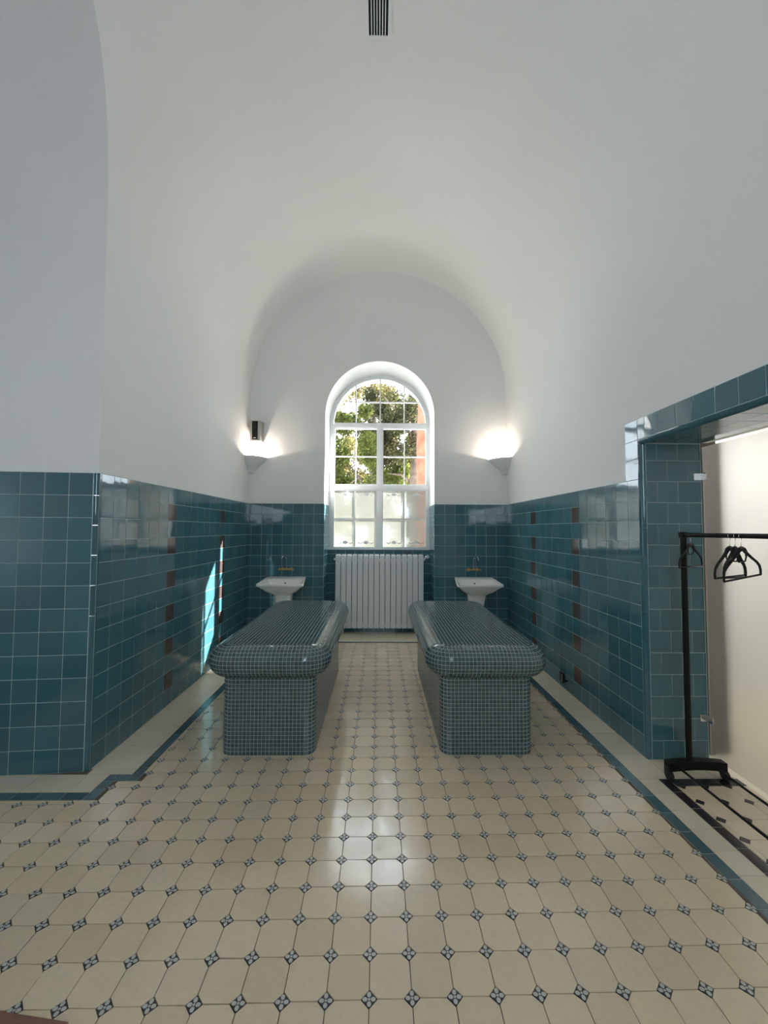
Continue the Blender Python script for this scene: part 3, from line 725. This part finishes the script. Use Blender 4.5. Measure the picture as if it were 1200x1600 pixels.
# ------------------------------------------------------------------ sinks and taps
def outline(hb, hf, yb, yf, z, cc=.06, n=4, tilt=0):
    """rounded trapezoid ring (back half width, front half width)"""
    corners = [(-hb, yb), (hb, yb), (hf, yf), (-hf, yf)]; out = []
    for k in range(4):
        a, b, c = Vector(corners[k-1]), Vector(corners[k]), Vector(corners[(k+1) % 4])
        d1, d2 = (a-b).normalized(), (c-b).normalized(); r = min(cc, (a-b).length*.45, (c-b).length*.45)
        p0, p1 = b+d1*r, b+d2*r
        for q in range(n+1):
            t = q/n; w = (1-t)**2*p0+2*t*(1-t)*b+t*t*p1; out.append((w.x, w.y, z+tilt*(w.y-yf)/(yb-yf)))
    return out
def make_sink(x, lab, swing, pipe):
    e = empty('pedestal_sink', (x, YB-.008, FZ), lab, 'sink', 'white pedestal sinks')
    b = MB()
    b.rings([outline(.10, .10, -.05, -.30, .675, .03), outline(.13, .15, -.03, -.33, .70, .05), outline(.20, .22, -.01, -.38, .735, .07), outline(.25, .275, 0, -.425, .785, .06, tilt=.02),
             outline(.262, .292, 0, -.436, .800, .05, tilt=.035), outline(.275, .318, 0, -.452, .815, .045, tilt=.05), outline(.275, .318, 0, -.452, .838, .045, tilt=.055),
             outline(.262, .302, -.012, -.438, .840, .045, tilt=.055), outline(.245, .283, -.085, -.420, .826, .05, tilt=.045), outline(.21, .235, -.10, -.38, .765, .07, tilt=.02), outline(.12, .13, -.14, -.30, .735, .05)], True, True)
    b.obj('basin', 'porcelain', e, smooth=True, auto=True)
    p = MB(); p.rings([outline(.125, .125, -.04, -.27, 0, .05), outline(.115, .115, -.05, -.26, .05, .05), outline(.098, .098, -.06, -.25, .30, .05), outline(.102, .105, -.06, -.26, .55, .05), outline(.115, .125, -.05, -.29, .69, .05)])
    p.obj('pedestal', 'porcelain', e, smooth=True, auto=True)
    d = MB(); d.add([(.012*math.cos(a), -.0965, .815+.010*math.sin(a)) for a in [2*math.pi*k/12 for k in range(12)]], [tuple(range(12))])
    dd = d.obj('overflow_shade_disc', 'hole_shade', e)  # flat black disc painted for the shade in the overflow, nothing cut
    if pipe:
        q = MB(); q.tube([(-.165, -.02, .62), (-.165, -.06, .60), (-.160, -.075, .55), (-.15, -.075, .2)], .017, 10); q.obj('drain_pipe', 'white', e, smooth=True)
    t = empty('wall_tap', (x, YB-.008, 1.008), 'brass two handled wall tap with curved spout over the '+('left' if x < 0 else 'right')+' sink', 'tap', 'brass wall taps')
    m = MB(); m.tube([(-.075, -.045, 0), (.075, -.045, 0)], .013, 10)
    for s in (-1, 1): m.tube([(s*.06, 0, 0), (s*.06, -.045, 0)], .011, 10); m.tube([(s*.06, 0, 0), (s*.06, -.008, 0)], .026, 14)
    m.tube([(0, -.045, -.012), (0, -.045, .03)], .014, 10); m.obj('tap_body', 'brass', t, smooth=True, auto=True)
    sp = MB(); pts = [(0, -.045, .02)]
    for k in range(13):
        a = math.pi*k/12*.86; r = .055; dx = r-r*math.cos(a); pts.append((swing*dx*.45-swing*0, -.045-dx*.9, .135+r*math.sin(a)))
    sp.tube(pts, .0095, 10); ex = Vector(pts[-1]); sp.tube([ex+Vector((0, 0, .006)), ex-Vector((0, 0, .016))], .013, 10)
    sp.obj('spout', 'chrome', t, smooth=True, auto=True)
    for s in (-1, 1):
        h = MB(); h.tube([(s*.075, -.045, 0), (s*.098, -.045, 0)], .010, 8)
        for a in range(4):
            c, q = math.cos(a*math.pi/2+.4), math.sin(a*math.pi/2+.4); h.tube([(s*.098, -.045, 0), (s*.098, -.045+.024*c, .024*q)], .0055, 6)
        h.tube([(s*.096, -.045, 0), (s*.106, -.045, 0)], .011, 10); h.obj('cross_handle', 'brass', t, smooth=True, auto=True)
make_sink(-1.315, 'white pedestal sink on the left, below the wall speaker', -1, True)
make_sink(1.368, 'white pedestal sink on the right, in the corner without speaker', 1, False)

# ------------------------------------------------------------------ radiator
r0, r1, nsec = -.655, .690, 16
rad = empty('radiator', ((r0+r1)/2, 6.25, FZ), 'white column radiator under the arched window', 'radiator')
sw = (r1-r0)/nsec
sec = MB(); g = .0035
sec.bevbox(-sw/2+g, -.048, .085, sw/2-g, -.032, 1.160, .004)          # front fin
sec.bevbox(-sw/2+.012, -.034, .085, sw/2-.012, .040, 1.165, .006)
sec.bevbox(-sw/2+g*1.6, -.044, 1.140, sw/2-g*1.6, .044, 1.192, .010)
sec.bevbox(-sw/2-.0005, -.018, .10, sw/2+.0005, .018, .15, .004); sec.bevbox(-sw/2-.0005, -.018, 1.08, sw/2+.0005, .018, 1.13, .004)
sec_me = sec.obj('tmp', 'radiator').data; bpy.data.objects.remove(bpy.data.objects['tmp'])
for k in range(nsec): link('radiator_section', sec_me, rad, loc=((k+.5)*sw-(r1-r0)/2, 0, 0))
kn = MB(); kx = (r1-r0)/2
kn.tube([(kx-.005, 0, 1.105), (kx+.04, 0, 1.15)], .012, 10); kn.tube([(kx+.03, 0, 1.15), (kx+.045, -.02, 1.16), (kx+.06, -.055, 1.165)], [.018, .022, .026], 14); kn.obj('valve_knob', 'white', rad, smooth=True, auto=True)
MB().tube([(-kx+.0, 0, 1.12), (-kx-.025, 0, 1.12)], .014, 10).obj('bleed_plug', 'white', rad, smooth=True, auto=True)
for s in (-1, 1): MB().tube([(s*(kx-.12), 0, .11), (s*(kx-.12), 0, 0)], .012, 8).obj('foot', 'radiator', rad, smooth=True, auto=True)

# ------------------------------------------------------------------ sconces, speaker
def sconce(cx, sx, lab):
    e = empty('wall_sconce', (cx, YB-.001, 2.385), lab, 'wall lamp', 'white corner sconces')
    out = [(.055, 0), (.070, .004), (.074, .045), (.078, .05), (.125, .085), (.185, .135), (.235, .190), (.25, .212), (.252, .226)]
    inn = [(.240, .226), (.232, .20), (.17, .135), (.09, .09), (.01, .085)]
    rs = []
    for k in range(13):
        a = math.pi/2*k/12; c, s = math.cos(a), math.sin(a)
        rs.append([(sx*r*c, -r*s, z) for r, z in [(.004, .0)]+out+inn])
    MB().rings(rs).obj('bowl', 'porcelain', e, smooth=True, auto=True)
    b = MB(); n = 10
    bulb_c = Vector((sx*.085, -.085, .148)); v = []
    rings = [[tuple(bulb_c+Vector((.020*math.sin(math.pi*i/8+1e-3)*math.cos(2*math.pi*k/n), .020*math.sin(math.pi*i/8+1e-3)*math.sin(2*math.pi*k/n), .04*math.cos(math.pi*i/8)))) for k in range(n)] for i in range(9)]
    b.rings(rings); b.obj('bulb', emit('lamp_glow', (1, .80, .58), 8), e, smooth=True)
    b2 = MB(); b2.tube([tuple(bulb_c-Vector((0, 0, .058))), tuple(bulb_c-Vector((0, 0, .035)))], .016, 10); b2.obj('lamp_holder', 'white', e)
    ld = bpy.data.lights.new('bulb_light', 'POINT'); ld.energy = 14; ld.color = (1, .86, .70); ld.shadow_soft_size = .015
    lo = bpy.data.objects.new('bulb_light', ld); COL.objects.link(lo); lo.parent = e; lo.location = bulb_c+Vector((0, 0, .046))
sconce(XL+.001, 1, 'lit white corner sconce below the wall speaker on the left')
sconce(XR-.001, -1, 'lit white corner sconce on the right, with no speaker above')
sp = empty('wall_speaker', (-1.765, YB-.002, 2.835), 'small black and silver speaker on the wall above the left sconce', 'speaker')
s = MB(); s.rings([[(-.088, 0, 0), (.078, 0, 0), (.065, -.13, 0), (-.075, -.13, 0)], [(-.095, 0, .29), (.085, 0, .29), (.072, -.14, .29), (-.082, -.14, .29)]]); s.obj('housing', 'silver', sp)
s = MB(); s.rings([[(-.042, -.132, .018), (.032, -.132, .018), (.032, -.142, .018), (-.042, -.142, .018)], [(-.045, -.140, .278), (.035, -.140, .278), (.035, -.150, .278), (-.045, -.150, .278)]]); s.obj('grille', 'black', sp)
MB().box(-.022, -.1455, .036, .012, -.1425, .046).obj('badge', 'white', sp)
MB().box(-.02, -.02, .1, .02, .0, .16).obj('bracket', 'black', sp)

# ------------------------------------------------------------------ ceiling vent
vt = empty('ceiling_vent', (-.018, 2.46, ZS+RV-.004), 'white ceiling vent with long black slots', 'vent')
MB().box(-.077, -.52, -.006, .070, .535, -.002).obj('duct_shade_plate', 'hole_shade', vt)  # black plate stands in for the unlit duct, no recess behind it
f_ = MB(); f_.box(-.105, -.545, -.014, -.077, .56, -.001); f_.box(.070, -.545, -.014, .098, .56, -.001); f_.box(-.077, -.545, -.014, .070, -.52, -.001); f_.box(-.077, .535, -.014, .070, .56, -.001)
f_.obj('vent_frame', 'white', vt)
for k in range(6): x = -.077+.147*(k+1)/7; MB().box(x-.0035, -.52, -.018, x+.0035, .535, -.006).obj('vane', 'white', vt)

# ------------------------------------------------------------------ frosted door and the room behind
door = link('door_1', None, loc=(XG, YJ-.006, 0), kind='structure', label='frosted glass door in the tiled opening')
DW = YJ-YJ2-.02
link('frosted_pane', MB().box(-.0005, -DW, .035, .0, -.012, ZL-.03).obj('tmp', 'frost_door').data, door); bpy.data.objects.remove(bpy.data.objects['tmp'])
gp = bpy.data.objects['frosted_pane']; gp.data = mesh('frosted_pane', [(0, -DW, .035), (0, -.012, .035), (0, -.012, ZL-.03), (0, -DW, ZL-.03)], [(0, 1, 2, 3)], 'frost_door')
MB().box(-.003, -.013, .035, .003, -.009, ZL-.03).obj('glass_edge', 'silver', door)
for z in (.285, 1.965):
    h = MB(); h.box(-.055, .001, z-.024, -.004, .012, z+.024); h.box(-.012, -.050, z-.024, -.003, -.002, z+.024); h.tube([(-.006, -.002, z-.024), (-.006, -.002, z+.024)], .006, 8); h.obj('hinge', 'chrome', door)
ho = MB().box(-.014, -.62, ZL-.045, .014, -.54, ZL-.015).obj('top_clip', 'chrome', door)
dr = MB(); x0, x1, y0, y1 = XG+.06, 4.3, .2, 4.0
dr.add([(x0, y1, 0), (x1, y1, 0), (x1, y1, 2.75), (x0, y1, 2.75)], [(0, 1, 2, 3)]); dr.add([(x1, y0, 0), (x1, y1, 0), (x1, y1, 2.75), (x1, y0, 2.75)], [(0, 1, 2, 3)])
dr.add([(x0, y0, 0), (x1, y0, 0), (x1, y0, 2.75), (x0, y0, 2.75)], [(0, 1, 2, 3)]); dr.add([(x0, YJ+.3, 0), (x0, y1, 0), (x0, y1, 2.75), (x0, YJ+.3, 2.75)], [(0, 1, 2, 3)])
dr.add([(x0, y0, 0), (x0, YJ2-.3, 0), (x0, YJ2-.3, 2.75), (x0, y0, 2.75)], [(0, 1, 2, 3)])
wall_side = dr.obj('wall_side_room', 'plaster', kind='structure')
MB().add([(XR, y0, 2.75), (x1, y0, 2.75), (x1, y1, 2.75), (XR, y1, 2.75)], [(0, 1, 2, 3)]).obj('ceiling_side_room', 'plaster', kind='structure')
MB().add([(XG, y0, -.001), (x1, y0, -.001), (x1, y1, -.001), (XG, y1, -.001)], [(0, 1, 2, 3)]).obj('floor_side_room', 'band', kind='structure')
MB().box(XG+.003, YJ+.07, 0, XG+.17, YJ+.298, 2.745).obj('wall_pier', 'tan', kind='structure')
cl = empty('ceiling_lamp', (3.3, 3.0, 2.749), 'round white ceiling lamp in the room behind the frosted door', 'lamp')
dk = MB(); dk.rings([[(r*math.cos(2*math.pi*k/24), r*math.sin(2*math.pi*k/24), z) for k in range(24)] for r, z in ((.16, 0), (.16, -.05), (.13, -.075), (.05, -.085))]); dk.obj('diffuser', emit('ceiling_lamp_glow', (1, .97, .92), 50), cl, smooth=True)
rg = MB(); rg.tube([(0, 0, 0), (0, 0, -.02)], .175, 24); rg.obj('mount_ring', 'white', cl)

# ------------------------------------------------------------------ clothes rack and hangers
RX, RY0, RY1, RZ = 1.99, 2.635, 1.22, 1.562
rk = empty('clothes_rack', (RX+.04, RY0, FZ+.0006), 'black metal rolling clothes rack standing in the tiled doorway', 'clothes rack')
for y in (0, RY1-RY0):
    b = MB(); n = 12; rs = []
    for k in range(n+1):
        x = -.185+.37*k/n; zc = .080+.012*math.sin(math.pi*k/n)
        rs.append([(x, y-.026, zc-.026), (x, y+.026, zc-.026), (x, y+.026, zc+.026), (x, y-.026, zc+.026)])
    b.rings(rs); b.obj('foot_bar', 'black', rk)
    for s in (-1, 1):
        c = MB(); c.tube([(s*.178-.012, y-.012, .0285), (s*.178+.012, y-.012, .0285)], .0285, 18); c.bevbox(s*.178-.017, y-.018, .025, s*.178+.017, y+.016, .08, .004); c.obj('caster', 'rubber', rk)
    MB().tube([(-.04, y, .085), (-.04, y, RZ)], .018, 12).obj('post', 'black', rk, smooth=True, auto=True)
MB().tube([(-.04, .02, RZ-.012), (-.04, RY1-RY0-.02, RZ-.012)], .0135, 12).obj('hanging_rail', 'black', rk, smooth=True, auto=True)
for x in (-.13, .10): MB().tube([(x, 0, .085), (x, RY1-RY0, .085)], .0075, 8).obj('lower_rail', 'black', rk, smooth=True, auto=True)
MB().box(-.058, -.018, RZ-.03, -.022, .018, RZ+.006).obj('corner_joint', 'black', rk)
def hanger(y, rz, lab, tilt=0, sc=1):
    e = empty('clothes_hanger', (RX, y, RZ-.012+.0145), lab, 'hanger', 'black velvet hangers', rz=rz)
    e.rotation_euler = (0, tilt, rz); e.scale = (sc, sc, sc)
    h = MB(); pts = [(.017*math.cos(a)-.001, 0, -.015+.017*math.sin(a)) for a in [math.pi*(1.12-.1*q) for q in range(0, 14)]]
    h.tube(pts+[(.004, 0, -.050), (0, 0, -.085)], .0018, 6); h.obj('hook', 'chrome', e, smooth=True)
    b = MB()
    def sh(s): return [(0, -.088), (s*.028, -.094), (s*.05, -.115), (s*.11, -.150), (s*.165, -.180), (s*.195, -.205), (s*.205, -.235), (s*.203, -.262)]
    for s in (-1, 1): b.tube([(x, 0, z) for x, z in sh(s)], [.016, .013, .010, .008, .0075, .007, .0065, .006], 8)
    b.tube([(-.205, 0, -.262), (.205, 0, -.262)], .0058, 8)
    b.tube([(-.042, 0, -.105), (-.050, 0, -.140), (-.035, 0, -.165), (.035, 0, -.165), (.050, 0, -.140), (.042, 0, -.105)], .0045, 6)
    b.obj('hanger_body', 'velvet', e, smooth=True)
hanger(2.575, .55, 'single black velvet hanger right beside the post of the rack', 0, .8)
hanger(2.285, .50, 'black velvet hanger leftmost in the group of three on the rail', .0, .92)
hanger(2.250, .60, 'black velvet hanger in the middle of the group of three', .05, .92)
hanger(2.215, .42, 'black velvet hanger rightmost in the group of three on the rail', -.06, .92)

# ------------------------------------------------------------------ small wall fitting on the right
oe = empty('wall_outlet', (XR-.006, 4.10, .105), 'small black outlet low on the right wall below the brown tiles', 'outlet')
MB().bevbox(-.018, -.005, -.05, 0, .075, .05, .004).obj('outlet_box', 'black', oe)
MB().box(-.021, .012, -.035, -.018, .022, .035).obj('outlet_slot', 'silver', oe)
MB().tube([(0, -.07, .0), (-.035, -.07, 0), (-.05, -.07, 0)], [.008, .008, .016], 12).obj('stop_knob', 'black', oe, smooth=True, auto=True)

# ------------------------------------------------------------------ garden outside the window
gd = MB().add([(-40, YO-.01, -1), (40, YO-.01, -1), (40, 60, -1), (-40, 60, -1)], [(0, 1, 2, 3)]); gd.obj('ground_outside', 'ground', kind='structure')
def leaves(n, blobs, size):
    V, Fc = [], []
    for _ in range(n):
        c, r, w = rnd.choices(blobs, weights=[b[2] for b in blobs])[0]
        d = Vector((rnd.gauss(0, 1), rnd.gauss(0, 1), rnd.gauss(0, 1))); d.normalize()
        p = Vector(c)+d*r*(rnd.random()**.45)
        q = Vector((rnd.gauss(0, 1), rnd.gauss(0, 1), rnd.gauss(0, 1))).normalized(); a = q.orthogonal().normalized(); bb = q.cross(a)
        s = size*rnd.uniform(.6, 1.4); b = len(V)
        V += [tuple(p-a*s), tuple(p+bb*s*.45), tuple(p+a*s), tuple(p-bb*s*.45)]; Fc.append((b, b+1, b+2, b+3))
    return V, Fc
def tree(loc, trunk_r, h, bark, leafm, blobs, n, size, lab, branches=()):
    t = empty('garden_tree', loc, lab, 'tree', 'trees outside the window'); mb = MB()
    pts = [(.03*math.sin(k*1.7), .03*math.cos(k*2.3), h*k/8) for k in range(9)]
    mb.tube(pts, [trunk_r*(1.15-.35*k/8) for k in range(9)], 16); tr = mb.obj('trunk', bark, t, smooth=True)
    for a, b in branches: MB().tube([a, tuple((Vector(a)+Vector(b))/2+Vector((0, 0, .15))), b], [trunk_r*.35, trunk_r*.22, trunk_r*.08], 7).obj('branch', bark, t, smooth=True)
    if n:
        V, Fc = leaves(n, blobs, size); link('foliage', mesh('foliage', V, Fc, leafm), t, kind='stuff')
    return t
GAPS = ((-.070, .300, .014), (-.062, .232, .007), (.045, .350, .008))       # openings in the canopy where the sky shows
def cloud(base, xr, yr, zr, n, r):
    out = []
    while len(out) < n:
        c = (rnd.uniform(*xr), rnd.uniform(*yr), rnd.uniform(*zr)); Y = base[1]+c[1]; rr = rnd.uniform(*r)
        a, b = (base[0]+c[0])/Y, (base[2]+c[2]-1.58)/Y
        if any(math.hypot(a-g[0], b-g[1]) < g[2]+rr/Y*.55 for g in GAPS): continue
        out.append((c, rr, 1))
    return out
tree((1.27, 9.0, -1), .40, 12, 'bark_red', None, [], 0, 0, 'thick straight tree trunk with reddish bark right outside the window')
B = (1.05, 11.5, -1)
tree(B, .17, 9, 'bark', 'leaf_dark', cloud(B, (-1.6, .4), (-.5, .5), (4.6, 7.6), 34, (.2, .5)), 16000, .045, 'slender dark tree trunk beside the red trunk', [((0, 0, 4.5), (-1.2, .1, 5.4)), ((0, 0, 5), (-.9, -.2, 6.3)), ((0, 0, 3.8), (-.8, .2, 4.2))])
B = (-.2, 13.6, -1)
tree(B, .14, 8, 'bark', 'leaf_olive', cloud(B, (-1.9, 1.9), (-.6, .6), (3.4, 8.2), 64, (.22, .5)), 30000, .05, 'olive brown leafy tree in the middle of the window view', [((0, 0, 3.5), (1.1, 0, 5.4)), ((0, 0, 3.5), (-1.2, 0, 5.2)), ((0, 0, 4.4), (.5, .2, 6.6))])
B = (-1.7, 10.3, -1)
tree(B, .12, 6, 'bark', 'leaf_green', cloud(B, (-.2, 1.5), (-.5, .5), (2.6, 5.6), 34, (.18, .42)), 17000, .045, 'bright green leafy tree at the left of the window view', [((0, 0, 2.8), (1.2, 0, 3.9)), ((0, 0, 3.2), (.9, 0, 4.9))])
def shrub(loc, xr, zr, n, nb, lab, m):
    t = empty('garden_shrub', loc, lab, 'shrub', 'shrubs outside the window')
    for k in range(4): MB().tube([(.1*k-.15, 0, 0), (.3*k-.45, .1*(k % 2), zr[1]*.7)], [.03, .012], 6).obj('stem', 'bark', t)
    V, Fc = leaves(n, cloud(loc, xr, (-.5, .5), zr, nb, (.2, .45)), .05); link('foliage', mesh('foliage', V, Fc, m), t, kind='stuff')
shrub((.3, 12.4, -1), (-1.0, .8), (1.8, 4.6), 12000, 26, 'pale green shrub low in the middle of the window view', M['leaf_green'])
shrub((-.2, 16.8, -1), (-2.3, 2.6), (2.0, 8.6), 52000, 120, 'tall hedge of yellow green shrubs at the back of the garden', M['leaf_olive'])
